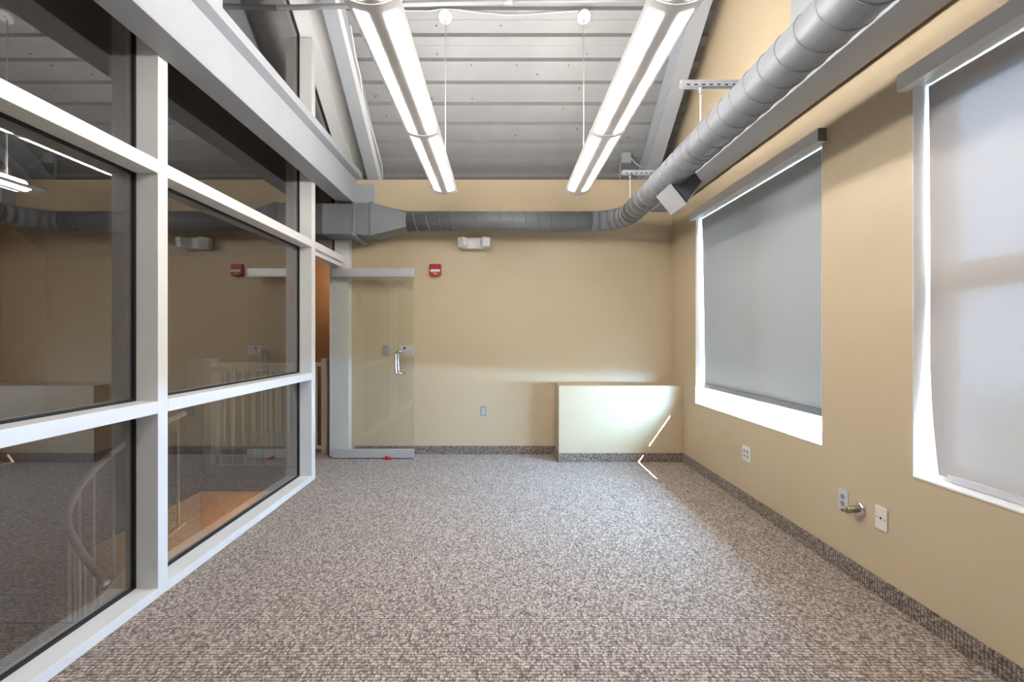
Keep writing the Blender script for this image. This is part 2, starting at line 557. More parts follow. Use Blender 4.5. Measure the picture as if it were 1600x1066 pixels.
window(3, 'white framed window added in the window wall behind the camera for fill light', rail=1.635)  # unseen opening, added to give the room even fill

# ------------------------------------------------------------------ glass partition on the left
wl = thing('wall_left', (XF, 2.4, 0), 'pale metal framed glass partition along the left side', 'glass wall', kind='structure')
XB = XG - 0.045       # back of the frame on the hall side
MW = 0.07
mull = [(0.37, 0.44), (2.361, 2.431), (4.276, 4.36)]
mull = [(-1.66, -1.59)] + mull
HEAD = 7.41
def head(y): return min(HEAD - SL * y, HEAD - SL * lo)
ZL = [(0.0, 0.05), (0.956, 1.022), (2.205, 2.275)]
UP = 3.3
for (a, b) in mull:
    ht = head((a + b) / 2) if b > lo else 4.2
    box('mullion', 'frame', wl, XB, XF, a, b, 0, ht, 0.0025)
bays = [(YREAR, -1.66), (-1.59, 0.37), (0.44, 2.361), (2.431, 4.276)]
for bi, (a, b) in enumerate(bays):
    for (z0, z1) in ZL:
        box('transom', 'frame', wl, XB, XF, a, b, z0, z1, 0.002)
    lights = [(0.05, 0.956), (1.022, 2.205), (2.275, None)]
    for (z0, z1) in lights:
        g = 0.012
        if z1 is None:
            za = head(a) if a > lo else (3.6 if a < lo - 1 else head(lo))
            zb = head(b)
            if a <= -1.6: za = zb = 3.4
            loop = [(XG - .004, a, z0), (XG - .004, b, z0), (XG - .004, b, zb), (XG - .004, max(a, min(lo, b)), head(max(a, min(lo, b)))), (XG - .004, a, za)]
            lp = []
            for p in loop:
                if not lp or (Vector(p) - Vector(lp[-1])).length > 1e-3: lp.append(p)
            if bi == 2: lp = [(XG - .004, a, z0), (XG - .004, b, z0), (XG - .004, b, head(b)), (XG - .004, lo, head(lo)), (XG - .004, a, head(lo) - SL * (lo - a))]
            if bi < 2:
                lp = [(XG - .004, a, z0), (XG - .004, b, z0), (XG - .004, b, head(lo) - SL * (lo - b)), (XG - .004, a, head(lo) - SL * (lo - a))]
            pane = fixn(MB().prism(lp, (0.008, 0, 0)).build('glass_pane', 'glass', wl))
            gm = MB()
            gm.box(XG - .012, XG + .012, a, a + g, z0, z0 + 0.9).box(XG - .012, XG + .012, b - g, b, z0, lp[2][2] - .02)
            gm.box(XG - .012, XG + .012, a + g, b - g, z0, z0 + g)
            if bi == 3:
                gm.prism([(XG - .012, a, head(a) - .03), (XG - .012, b, head(b) - .03), (XG - .012, b, head(b)), (XG - .012, a, head(a))], (.024, 0, 0))
            gm.build('gasket', 'gasket', pane)
        else:
            pane = box('glass_pane', 'glass', wl, XG - .004, XG + .004, a, b, z0, z1)
            gm = MB()
            gm.box(XG - .012, XG + .012, a, a + g, z0, z1).box(XG - .012, XG + .012, b - g, b, z0, z1)
            gm.box(XG - .012, XG + .012, a + g, b - g, z0, z0 + g).box(XG - .012, XG + .012, a + g, b - g, z1 - g, z1)
            gm.build('gasket', 'gasket', pane)
# door bay: jamb at the back wall, header, glass above
YD = 5.17
box('door_jamb', 'frame', wl, XB, XF + 0.045, YD, YB + 0.14, 0, 3.3, 0.002)
box('door_header', 'frame', wl, XB, XF, 4.36, YD, 2.205, 2.275, 0.002)
box('door_head_stop', 'frame', wl, XB + 0.03, XF - 0.03, 4.36, YD, 2.155, 2.205, 0.002)
a, b = 4.36, YD
pane = fixn(MB().prism([(XG - .004, a, 2.275), (XG - .004, b, 2.275), (XG - .004, b, head(b)), (XG - .004, a, head(a))], (.008, 0, 0)).build('glass_pane', 'glass', wl))
gm = MB()
gm.box(XG - .012, XG + .012, b - .014, b, 2.275, head(b) - .02)
gm.prism([(XG - .012, a, head(a) - .035), (XG - .012, b, head(b) - .035), (XG - .012, b, head(b)), (XG - .012, a, head(a))], (.024, 0, 0))
gm.build('gasket', 'gasket', pane)
# sloped head frame
m = MB().prism([(XB, lo, head(lo)), (XB, 5.86, HEAD - SL * 5.86), (XB, 5.86, HEAD - SL * 5.86 + .08), (XB, lo, head(lo) + .08)], (-1.745 - XB, 0, 0))
fixn(m.build('sloped_head', 'white', wl, 0.002))
m = MB().prism([(XB, lo, head(lo)), (XB, YREAR, head(lo) - SL * (lo - YREAR)), (XB, YREAR, head(lo) - SL * (lo - YREAR) + .08), (XB, lo, head(lo) + .08)], (-1.745 - XB, 0, 0))
fixn(m.build('sloped_head', 'white', wl, 0.002))
# white infill panel between the sloped head and the rafter
m = MB().prism([(-1.745, lo, dz(lo, -.045)), (-1.745, 5.84, dz(5.84, -.045)), (-1.745, 5.84, dz(5.84, -.02)), (-1.745, lo, dz(lo, -.02))], (0.29, 0, 0))
o = fixn(m.build('trim_1', 'white'))
tag(o, 'white sloping infill panel between glass partition and left rafter', 'panel', kind='structure')

# ------------------------------------------------------------------ glass door, open against the back wall
DX = (-1.885, -0.975)
YDR = 5.085
d = thing('door_1', (DX[0], YDR, 0.01), 'frameless glass door with metal rails standing open before the back wall', 'door', kind='structure')
box('glass_panel', 'door_glass', d, DX[0] + .004, DX[1], YDR - .006, YDR + .006, 0.10, 2.03)
box('top_rail', 'alu', d, DX[0], DX[1], YDR - .022, YDR + .022, 2.03, 2.125, 0.003)
box('bottom_rail', 'alu', d, DX[0], DX[1], YDR - .022, YDR + .022, 0.012, 0.105, 0.003)
lk = box('lock_plate', 'alu', d, -1.127, -0.982, YDR - .022, YDR + .022, 1.165, 1.262, 0.002)
MB().cyl((-1.075, YDR - .028, 1.235), (-1.075, YDR - .021, 1.235), 0.013, 14).build('lock_cylinder', 'slot', lk)
def pull(s):
    yy = YDR + s * 0.007
    ye = YDR + s * 0.062
    path = [(-1.085, yy, 1.20)]
    n = 6
    rr = .03
    hx = -1.165
    pts = [(-1.085, yy, 1.195), (-1.087, ye - s * .02, 1.197), (-1.10, ye, 1.198)]
    for k in range(n + 1):
        a_ = math.pi / 2 * k / n
        pts.append((hx + rr - rr * math.sin(a_), ye, 1.198 - rr + rr * math.cos(a_)))
    for k in range(n + 1):
        a_ = math.pi / 2 * k / n
        pts.append((hx + rr - rr * math.cos(a_), ye, 0.955 - rr * math.sin(a_) + rr - .002))
    pts += [(-1.10, ye, .953), (-1.087, ye - s * .02, .953), (-1.085, yy, .954)]
    MB().tube(pts, 0.0105, 12).build('pull_handle', 'chrome', d)
pull(-1); pull(1)
o = MB().prism([(-1.285, YDR - .06, .001), (-1.205, YDR - .05, .001), (-1.205, YDR - .05, .012), (-1.285, YDR - .06, .042)], (0, .035, 0))
o = fixn(o.build('door_wedge', 'red', None, 0.003))
tag(o, 'small red wedge on the carpet under the glass door', 'door wedge')

# ------------------------------------------------------------------ steel beams and rafters
def wbeam_y(name, xc, hw, y0, y1, z0, z1, label, tf=0.016, cap=0.05):
    t = thing(name, (xc, (y0 + y1) / 2, z0), label, 'beam')
    box('bottom_flange', 'steel', t, xc - hw, xc + hw, y0, y1, z0, z0 + tf, 0.002)
    box('web', 'steel', t, xc - .006, xc + .006, y0, y1, z0 + tf, z1 - tf)
    box('top_flange', 'steel', t, xc - hw, xc + hw, y0, y1, z1 - tf, z1, 0.002)
    if cap:
        box('top_plate', 'steel', t, xc - hw + .005, xc + hw - .003, y0, y1 - 0.02, z1, z1 + cap, 0.002)
    return t
lb = wbeam_y('steel_beam', -1.685, 0.086, YREAR, YB - 0.005, 2.815, 3.195, 'long grey steel I-beam running above the glass partition on the left', cap=0.055)
box('end_plate', 'steel', lb, -1.69, -1.46, YB - .02, YB - .004, 2.80, 3.13, 0.002)
rb = wbeam_y('steel_beam', 1.838, 0.112, YREAR, YB - 0.005, 2.81, 3.15, 'long grey steel I-beam along the window wall behind the round duct', cap=0)

def wbeam_slope(name, x0, x1, label, drop=0.30):
    xc = (x0 + x1) / 2
    t = thing(name, (xc, 5.4, dz(5.4, -drop)), label, 'rafter', 'sloping rafters')
    ya, yb = lo + .02, 5.62
    def slab(n_, xa, xb, o0, o1):
        m_ = MB().prism([(xa, ya, dz(ya, o0)), (xa, yb, dz(yb, o0)), (xa, yb, dz(yb, o1)), (xa, ya, dz(ya, o1))], (xb - xa, 0, 0))
        fixn(m_.build(n_, 'steel', t, 0.002))
    slab('bottom_flange', x0, x1, -drop, -drop + .018)
    slab('web', xc - .006, xc + .006, -drop + .018, -.024)
    slab('top_flange', x0 - .01, x1 + .01, -.024, -.004)
    return t
wbeam_slope('steel_rafter', -1.56, -1.43, 'sloping grey steel rafter rising from the left beam beside the deck')
wbeam_slope('steel_rafter', 1.664, 1.817, 'sloping grey steel rafter at the right edge of the deck')
# post on the left beam and stub column on the right beam
o = box('steel_post', 'steel', None, -1.735, -1.605, 2.47, 2.625, 3.25, 5.50, 0.003)
tag(o, 'white steel post standing on the left beam at top edge', 'post')
o = box('steel_column', 'steel', None, 1.90, XW, 2.72, 2.985, 3.15, 5.2, 0.003)
tag(o, 'grey steel column above the duct against the peach wall', 'column')

# ------------------------------------------------------------------ pendant lights
LIGHT_Y = (0.66, 4.40)
SECT = [(0.70, 1.86), (1.94, 3.08), (3.16, 4.30)]
def pendant(xc, xcable, label):
    ZB = 2.73
    t = thing('pendant_light', (xc, 2.5, ZB), label, 'pendant light', 'pendant linear lights')
    HWd = 0.118
    sag = 0.036
    def zb(u): return ZB + sag * (u / HWd) ** 2
    def prof(y, sc=1.0, lift=0.0):
        pts = []
        for k in range(13):
            u = -HWd + 2 * HWd * k / 12
            pts.append((xc + u * sc, y, zb(u) * 1.0 + lift))
        pts += [(xc + HWd * .93 * sc, y, ZB + sag + .016 + lift * .3), (xc + .06 * sc, y, ZB + .062), (xc - .06 * sc, y, ZB + .062), (xc - HWd * .93 * sc, y, ZB + sag + .016 + lift * .3)]
        return pts
    m_ = MB()
    m_.loft([prof(LIGHT_Y[0]), prof(LIGHT_Y[1])], True, False)
    for k in range(12): pass
    h = fixn(m_.build('housing', 'fixture', t))
    for p_ in h.data.polygons:
        if abs(p_.normal.y) < .5: p_.use_smooth = True
    mm = h.modifiers.new('edge', 'EDGE_SPLIT'); mm.split_angle = R(35)
    for (ya, yb) in ((LIGHT_Y[1], LIGHT_Y[1] + .055), (LIGHT_Y[0], LIGHT_Y[0] - .055)):
        rings = []
        for k in range(6):
            q = k / 5
            sc = math.sqrt(max(0.0, 1 - (q * .8) ** 2))
            rings.append(prof(ya + (yb - ya) * q, sc if q < 1 else .62, 0.03 * q * q))
        fixn(MB().loft(rings, True, True).build('end_cap', 'fixture', t))
    for (ya, yb) in SECT:
        for s in (-1, 1):
            m_ = MB()
            top, bot = [], []
            for k in range(6):
                u = s * (0.036 + 0.058 * k / 5)
                bot.append((xc + u, zb(u) - .0025)); top.append((xc + u, zb(u) + .004))
            lp = [(x_, ya, z_) for x_, z_ in bot] + [(x_, ya, z_) for x_, z_ in reversed(top)]
            fixn(m_.prism(lp, (0, yb - ya, 0)).build('lens', 'lamp', t))
        dome = [(xc + .058 * math.cos(math.pi * k / 8), ya, ZB + .062 + .05 * math.sin(math.pi * k / 8)) for k in range(9)]
        fixn(MB().prism(dome, (0, yb - ya, 0)).build('uplight_lens', 'uplamp', t))
    for yr in (1.90, 3.12):
        m_ = MB()
        lp = [(xc - HWd + 2 * HWd * k / 12, yr - .02, zb(-HWd + 2 * HWd * k / 12) - .004) for k in range(13)]
        lp += [(x_, y_, z_ + .01) for x_, y_, z_ in reversed(lp)]
        fixn(m_.prism(lp, (0, .04, 0)).build('joint_band', 'fixture', t))
    c = pdeck(xcable, 25)
    cn = MB().cyl(c - nrm * .03, c + nrm * .002, 0.062, 28, .062).build('ceiling_canopy', 'white', t, 0.004)
    MB().cyl(c - nrm * .045, c - nrm * .029, 0.012, 12).build('cable_grip', 'white', cn)
    MB().cyl((c.x, c.y, ZB + .06), (c.x, c.y, c.z - .03), 0.0042, 8).build('suspension_cable', 'white', t)
    y2 = 0.95
    MB().cyl((xc, y2, ZB + .06), (xc, y2, DECK - SL * lo - SL * (lo - y2) - .01), 0.0042, 8).build('suspension_cable', 'white', t)
pendant(-0.535, 696, 'left suspended linear light with two glowing lens strips')
pendant(0.727, 912, 'right suspended linear light nearer the round duct')

# wire linking the two canopies
pts = [pdeck(x_, y_, -.02) for x_, y_ in ((585, 10), (607, 13), (640, 17), (672, 17), (690, 14), (716, 15), (750, 20), (790, 23.5), (830, 22.5), (870, 19), (905, 16.5))]
o = MB().tube(pts, 0.0045, 6).build('ceiling_wire', 'white')
tag(o, 'thin white wire looping across the deck between the round canopies', 'wire')
# conduit across below the deck
c = thing('conduit', (0, 3.86, 4.15), 'grey conduit pipe crossing under the deck at top edge', 'conduit')
MB().cyl((XG + .004, 3.86, 4.150), (0.08, 3.86, 4.205), 0.021, 14).build('pipe', 'steel', c)
MB().cyl((0.06, 3.86, 4.205), (1.66, 3.86, 4.215), 0.012, 12).build('thin_pipe', 'steel', c)
MB().cyl((0.02, 3.86, 4.203), (0.10, 3.86, 4.206), 0.026, 14).build('coupling', 'steel', c)
# cable drooping along the left rafter
pts = [pdeck(x_, y_, -.31) for x_, y_ in ((548, 40), (556, 90), (563, 118), (567, 150), (571, 168), (580, 200), (590, 232), (597, 258), (598, 279))]
o = MB().tube(pts, 0.006, 6).build('rafter_cable', 'white')
tag(o, 'thin pale cable running down the edge of the left rafter', 'cable')

# ------------------------------------------------------------------ spiral duct
DR = 0.1075
DXR, DZ = 1.33, 2.63
DYB = 5.0
duct = thing('air_duct', (0.2, DYB, DZ - DR), 'dark grey round spiral duct along the back wall and up the window side', 'air duct')
RB = 0.34                       # bend radius
XS = -1.027
xe = DXR - RB
ye = DYB - RB
YEND = YREAR + 0.05
MB().cyl((XS, DYB, DZ), (xe, DYB, DZ), DR, 40).build('cross_run', 'duct', duct)
# gored elbow
ng = 5
for k in range(ng):
    a0, a1 = math.pi / 2 * k / ng, math.pi / 2 * (k + 1) / ng
    def ring(a_):
        cx, cy = xe + RB * math.sin(a_), ye + RB * math.cos(a_)
        out = Vector((math.sin(a_), math.cos(a_), 0))
        return [Vector((cx, cy, DZ)) + out * (DR + .0004 * k) * math.cos(2 * math.pi * i / 40) + Vector((0, 0, 1)) * (DR + .0004 * k) * math.sin(2 * math.pi * i / 40) for i in range(40)]
    fixn(MB().loft([ring(a0), ring(a1)], True).build('elbow_gore', 'duct', duct))
MB().cyl((DXR, ye, DZ), (DXR, YEND, DZ), DR, 40).build('long_run', 'duct', duct)
# helical seam
def seam(fn, length, pitch=0.134):
    n = int(length / pitch * 28)
    pts_ = [fn(length * i / n, 2 * math.pi * (length * i / n) / pitch) for i in range(n + 1)]
    return MB().tube(pts_, 0.0048, 5)
seam(lambda s, a_: (XS + .02 + s, DYB + DR * math.cos(a_), DZ + DR * math.sin(a_)), xe - XS - .03).build('spiral_seam', 'duct', duct)
seam(lambda s, a_: (DXR + DR * math.cos(a_), ye - .01 - s, DZ + DR * math.sin(a_)), ye - YEND - .02).build('spiral_seam', 'duct', duct)
for yy in (ye - .01, 3.02):
    MB().cyl((DXR, yy - .012, DZ), (DXR, yy + .012, DZ), DR + .003, 40).build('joint_band', 'duct', duct)
# transition to the square box at the glass partition
def sq(x, cy, cz, hy, hz, n=40):
    pts_ = []
    for i in range(n):
        a_ = 2 * math.pi * i / n
        c_, s_ = math.cos(a_), math.sin(a_)
        k_ = 1 / max(abs(c_), abs(s_))
        pts_.append((x, cy + hy * c_ * k_, cz + hz * s_ * k_))
    return pts_
def rd(x):
    return [(x, DYB + DR * math.cos(2 * math.pi * i / 40), DZ + DR * math.sin(2 * math.pi * i / 40)) for i in range(40)]
o = fixn(MB().loft([sq(-1.37, DYB, DZ - .01, .15, .172), rd(XS)], True, True).build('transition', 'duct', duct))
mm = o.modifiers.new('edge', 'EDGE_SPLIT'); mm.split_angle = R(28)
box('joint_collar', 'duct', duct, -1.405, -1.368, DYB - .158, DYB + .158, DZ - .19, DZ + .172, 0.003)
box('square_section', 'duct', duct, -1.57, -1.403, DYB - .15, DYB + .15, DZ - .182, DZ + .162, 0.003)
box('joint_collar', 'duct', duct, -1.585, -1.562, DYB - .158, DYB + .158, DZ - .19, DZ + .170, 0.003)
box('square_section', 'duct', duct, -2.5, -1.58, DYB - .15, DYB + .15, DZ - .172, DZ + .152, 0.003)
MB().cyl((-4.6, DYB, DZ), (-2.5, DYB, DZ), DR, 32).build('hall_run', 'duct', duct)
# angle support below the box
o = box('duct_support', 'duct', None, -1.575, -1.530, 4.66, 5.27, DZ - .222, DZ - .192, 0.002)
tag(o, 'short grey support channel under the square duct box', 'support')
# supply boot facing the window
boot_n = (3.47, 3.80)
P = lambda x_, y_: Vector(((x_ - 783) / F * boot_n[0], boot_n[0], EYE - (y_ - 528) / F * boot_n[0]))
q0 = Vector((DXR + DR * math.cos(R(250)), 0, DZ + DR * math.sin(R(250))))
q1 = Vector((DXR + DR * math.cos(R(25)), 0, DZ + DR * math.sin(R(25))))
p2, p3 = P(1072.6, 316.8), P(1096, 283)
boot = [(q0.x, boot_n[0], q0.z), (p2.x, boot_n[0], p2.z), (p3.x, boot_n[0], p3.z), (q1.x, boot_n[0], q1.z)]
Lb = boot_n[1] - boot_n[0]
bm_ = MB()
bm_.prism([boot[0], boot[1], Vector(boot[1]) + Vector((.004, 0, .006)), Vector(boot[0]) + Vector((.004, 0, .006))], (0, Lb, 0))
bm_.prism([boot[3], boot[2], Vector(boot[2]) - Vector((.004, 0, .006)), Vector(boot[3]) - Vector((.004, 0, .006))], (0, Lb, 0))
bm_.prism([(p[0], boot_n[1] - .005, p[2]) for p in boot], (0, .005, 0))
bt = fixn(bm_.build('supply_boot', 'steel', duct))
fixn(MB().prism(boot, (0, .005, 0)).build('near_side', 'duct_dark', bt))  # flat closed sheet, evenly dark blue-grey
a_, b_ = Vector(boot[1]), Vector(boot[2])
out = Vector((b_ - a_).cross(Vector((0, 1, 0)))).normalized()
if out.x < 0: out = -out
rim = MB()
fa, fb = a_ + (b_ - a_) * .0, b_
e_ = (b_ - a_).normalized()
def bar(p_, q_, w_, y0_, y1_):
    rim.prism([Vector((p_.x, y0_, p_.z)), Vector((q_.x, y0_, q_.z)), Vector((q_.x, y0_, q_.z)) + out * w_, Vector((p_.x, y0_, p_.z)) + out * w_], (0, y1_ - y0_, 0))
bar(fa - e_ * .008, fa + e_ * .012, .006, boot_n[0] - .006, boot_n[1] + .006)
bar(fb - e_ * .012, fb + e_ * .008, .006, boot_n[0] - .006, boot_n[1] + .006)
bar(fa + e_ * .012, fb - e_ * .012, .006, boot_n[0] - .006, boot_n[0] + .012)
bar(fa + e_ * .012, fb - e_ * .012, .006, boot_n[1] - .012, boot_n[1] + .006)
fixn(rim.build('rim', 'steel', bt))
for k in range(6):
    f_ = fa + (fb - fa) * ((k + .7) / 6.4)
    fixn(MB().prism([Vector((f_.x, boot_n[0] + .006, f_.z)), Vector((f_.x, boot_n[0] + .006, f_.z)) - out * .02 + e_ * .012, Vector((f_.x, boot_n[0] + .006, f_.z)) - out * .02 + e_ * .014, Vector((f_.x, boot_n[0] + .006, f_.z)) + e_ * .002], (0, Lb - .012, 0)).build('louvre', 'duct', bt))

# ------------------------------------------------------------------ strut hangers
def strut(Y, x0, x1, z, label):
    t = thing('strut_hanger', (x0, Y, z), label, 'hanger', 'strut hangers over the duct')
    m_ = MB()
    w, h, tk = .02, .042, .003
    m_.prism([(x0, Y - w, z), (x0, Y - w, z + h), (x0, Y + w, z + h), (x0, Y + w, z), (x0, Y + w - tk, z), (x0, Y + w - tk, z + h - tk), (x0, Y - w + tk, z + h - tk), (x0, Y - w + tk, z)], (x1 - x0, 0, 0))
    st = fixn(m_.build('channel', 'steel', t))
    k = 0
    x = x0 + .035
    while x < x1 - .03:
        box('slot', 'slot', st, x, x + .022, Y - w - .0008, Y - w + .001, z + .006, z + .015)
        x += .05
    MB().cyl((DXR - .01, Y, z + .0), (DXR - .01, Y, z - .05), .013, 10, .006).build('hanger_clamp', 'steel', t)
    MB().cyl((DXR - .01, Y, z - .04), (DXR - .01, Y, DZ + DR + .0005), .005, 8).build('hanger_rod', 'white', t)
strut(3.01, 1.185, XW, 3.005, 'slotted strut channel with hanger rod near the top right')
strut(4.66, 1.235, XW, 3.02, 'slotted strut channel with hanger rod by the far bend of the duct')

# junction box with flexible conduit
jc = pdeck(978, 248, -.05)
j = thing('junction_box', jc - Vector((0, 0, .06)), 'grey square junction box with curled conduit beside the right rafter', 'junction box')
box('box_body', 'steel', j, jc.x - .055, jc.x + .055, jc.y - .03, jc.y + .02, jc.z - .06, jc.z + .06, 0.003)
pts = [px(x_, y_, jc.y - .04) for x_, y_ in ((986, 247), (990, 252), (998, 259), (1008, 261.5), (1018, 257), (1024, 246), (1026, 232), (1022, 222), (1025, 210))]
pp = []
for i in range(len(pts) - 1):
    for k in range(4):
        t_ = k / 4
        P0, P1, P2, P3 = pts[max(0, i - 1)], pts[i], pts[i + 1], pts[min(len(pts) - 1, i + 2)]
        pp.append(.5 * ((2 * P1) + (P2 - P0) * t_ + (2 * P0 - 5 * P1 + 4 * P2 - P3) * t_ ** 2 + (3 * P1 - P0 - 3 * P2 + P3) * t_ ** 3))
pp.append(pts[-1])
MB().tube(pp, .009, 8).build('flexible_conduit', 'steel', j)
MB().cyl((jc.x - .07, jc.y - .01, jc.z - .05), (jc.x - .07, jc.y - .01, jc.z - .30), .008, 8).build('conduit_stub', 'steel', j)
MB().cyl((jc.x - .075, jc.y - .01, jc.z - .045), (jc.x - .05, jc.y - .01, jc.z - .045), .008, 8).build('conduit_elbow', 'steel', j)

# ------------------------------------------------------------------ roller shades
def shade(y0, y1, fy0, fy1, zbot, mat, label, curl=0.0, xt=2.03, xb=2.065):
    t = thing('roller_shade', (XW, (y0 + y1) / 2, zbot), label, 'roller shade')
    hz0, hz1 = 2.548, 2.628
    x0 = XW - .052
    m_ = MB()
    m_.prism([(x0, y0, hz0), (XW - .001, y0, hz0), (XW - .001, y0, hz0 + .006), (x0 + .004, y0, hz0 + .006), (x0 + .004, y0, hz1 - .004), (XW - .001, y0, hz1 - .004), (XW - .001, y0, hz1), (x0, y0, hz1)], (0, y1 - y0, 0))
    fixn(m_.build('head_rail', 'frame', t))
    box('end_cap', 'duct', t, x0 + .001, XW, y0 - .004, y0, hz0, hz1, .001)
    box('end_cap', 'frame', t, x0 + .001, XW, y1, y1 + .004, hz0, hz1, .001)
    nY, nZ = 36, 40
    g = []
    for i in range(nZ + 1):
        q = i / nZ
        z = 2.55 + (zbot + .02 - 2.55) * q
        row = []
        yb_ = fy1 - curl * max(0, (q - .6) / .4) ** 2.0
        for k in range(nY + 1):
            y_ = fy0 + (yb_ - fy0) * k / nY
            x_ = xt + (xb - xt) * q + .0025 * math.sin(y_ * 9 + .8) * q
            if curl:
                e = max(0, 1 - (yb_ - y_) / .10)
                x_ -= .022 * e * e * max(0, (q - .55) / .45)
            row.append((x_, y_, z))
        g.append(row)
    m_ = MB()
    th = .0012
    for row in g: m_.v += row
    W = nY + 1
    for i in range(nZ):
        for k in range(nY):
            m_.face([i * W + k, i * W + k + 1, (i + 1) * W + k + 1, (i + 1) * W + k], True)
    m_.build('cloth', mat, t)
    box('bottom_bar', 'shade_bar' if not curl else 'light_grey', t, xb - .010, xb + .012, fy0, fy1 - curl, zbot, zbot + (.034 if curl else .052), .004)
    return t
shade(2.772, 4.665, 2.808, 4.60, 0.842, 'shade', 'opaque grey roller shade lowered almost to the sill of the far window')
shade(0.33, 2.215, 0.372, 2.171, 0.692, 'sheer', 'sheer white roller shade with curled edge over the near window', curl=0.06, xt=2.04, xb=2.05)
shade(-1.98, -0.09, -1.93, -0.14, 0.692, 'sheer', 'sheer roller shade over the added fill window behind the camera')

# ------------------------------------------------------------------ wall plates and fittings
def plate_x(name, mat, Y, z, w, h, label, cat, ports, portmat='slot', group=None):
    """plate on the right wall, facing -x"""
    t = thing(name, (XW, Y, z - h / 2), label, cat, group)
    box('cover_plate', mat, t, XW - .007, XW, Y - w / 2, Y + w / 2, z - h / 2, z + h / 2, .0025)
    for (dy, dzz) in ports:
        fc = MB().cyl((XW - .0095, Y + dy, z + dzz), (XW - .006, Y + dy, z + dzz), .0165, 20).build('receptacle', 'light_grey' if mat != 'light_grey' else 'grey_plastic', t)
        for s in (-1, 1):
            box('slot', portmat, fc, XW - .0103, XW - .009, Y + dy + s * .0062 - .0016, Y + dy + s * .0062 + .0016, z + dzz - .002, z + dzz + .008)
        MB().cyl((XW - .0103, Y + dy, z + dzz - .009), (XW - .009, Y + dy, z + dzz - .009), .003, 8).build('slot', portmat, fc)
    return t
plate_x('quad_outlet', 'plastic', 3.666, .417, .118, .118, 'pale four-socket outlet plate under the far window', 'outlet', [(-.024, .02), (.024, .02), (-.024, -.02), (.024, -.02)])
plate_x('duplex_outlet', 'light_grey', 2.628, .413, .072, .118, 'grey two-socket outlet plate left of the pipe valve', 'outlet', [(0, .02), (0, -.02)])
t = thing('phone_plate', (XW, 2.364, .35), 'almond wall plate with one small jack right of the pipe valve', 'wall plate')
box('cover_plate', 'almond', t, XW - .008, XW, 2.364 - .037, 2.364 + .037, .351, .472, .003)
box('jack', 'slot', t, XW - .0095, XW - .0075, 2.364 - .005, 2.364 + .005, .407, .418)
for s in (-1, 1):
    MB().cyl((XW - .0095, 2.364 + s * .026, .411), (XW - .0075, 2.364 + s * .026, .411), .003, 8).build('screw', 'slot', t)
# pipe valve
Yv, Zv = 2.512, .400
t = thing('pipe_valve', (XW, Yv, Zv - .04), 'round chrome flange with a capped pipe stub on the window wall', 'pipe fitting')
MB().tube([(XW, Yv, Zv), (XW - .006, Yv, Zv), (XW - .012, Yv, Zv), (XW - .016, Yv, Zv)], .04, 28, True, [.043, .043, .037, .024]).build('flange', 'chrome', t, smooth=True)
MB().tube([(XW - .012, Yv, Zv), (XW - .05, Yv, Zv), (XW - .05, Yv, Zv), (XW - .055, Yv, Zv)], .015, 16, True, [.016, .016, .019, .019]).build('pipe_stub', 'brass', t)
MB().tube([(XW - .045, Yv, Zv), (XW - .052, Yv, Zv), (XW - .072, Yv, Zv), (XW - .074, Yv, Zv)], .019, 6, True, [.020, .021, .021, .015]).build('hex_nut', 'brass', t)
MB().tube([(XW - .07, Yv, Zv), (XW - .098, Yv, Zv)], .011, 14, True, [.011, .0095]).build('nozzle', 'brass', t)
MB().cyl((XW - .0985, Yv, Zv), (XW - .097, Yv, Zv), .007, 12).build('bore', 'slot', t)

# back wall fittings
t = thing('duplex_outlet', (-.205, YB, .44), 'small grey outlet low on the back wall left of the ledge', 'outlet')
box('cover_plate', 'grey_plastic', t, -.205 - .036, -.205 + .036, YB - .007, YB, .443, .559, .0025)
for zz in (.521, .481):
    fc = MB().cyl((-.205, YB - .0095, zz), (-.205, YB - .006, zz), .0165, 20).build('receptacle', 'light_grey', t)
    for s in (-1, 1):
        box('slot', 'slot', fc, -.205 + s * .0062 - .0016, -.205 + s * .0062 + .0016, YB - .0103, YB - .009, zz - .002, zz + .008)
t = thing('light_switch', (-1.342, YB, 1.15), 'grey light switch plate on the wall behind the glass door', 'light switch')
box('cover_plate', 'grey_plastic', t, -1.378, -1.306, YB - .007, YB, 1.148, 1.266, .0025)
box('toggle', 'grey_plastic', t, -1.349, -1.335, YB - .018, YB - .006, 1.198, 1.222, .002)

# emergency light
EX, EZ = -.31, 2.438
t = thing('emergency_light', (EX, YB, EZ - .07), 'white twin-head emergency light on the back wall below the duct', 'emergency light')
box('housing', 'plastic', t, EX - .15, EX + .15, YB - .075, YB, EZ - .07, EZ + .062, .01)
box('test_button', 'red', t, EX - .095, EX - .087, YB - .078, YB - .074, EZ - .066, EZ - .058)
def lamp_head(x, ang):
    rot = Matrix.Rotation(ang, 4, 'Z') @ Matrix.Rotation(R(8), 4, 'X')
    c_ = Vector((x, YB - .115, EZ))
    def bx(m_, x0, x1, y0, y1, z0, z1, tp=1.0):
        pts_ = []
        for yy, s in ((y0, 1.0), (y1, tp)):
            for (xx, zz) in ((x0, z0), (x1, z0), (x1, z1), (x0, z1)):
                pts_.append(c_ + (rot @ Vector((xx * s, yy, zz * s))))
        m_.loft([pts_[:4], pts_[4:]], True, False)
        return m_
    hd = fixn(bx(MB(), -.05, .05, -.045, .035, -.055, .055, .7).build('lamp_head', 'plastic', t, .005))
    fixn(bx(MB(), -.043, .043, -.051, -.045, -.046, .046, 1.0).build('lamp_lens', 'lens_clear', hd, .004))
    MB().cyl(c_ + Vector((0, .03, 0)), (x, YB - .06, EZ), .018, 12).build('swivel', 'plastic', hd)
lamp_head(EX - .115, R(-38))
lamp_head(EX + .12, R(32))

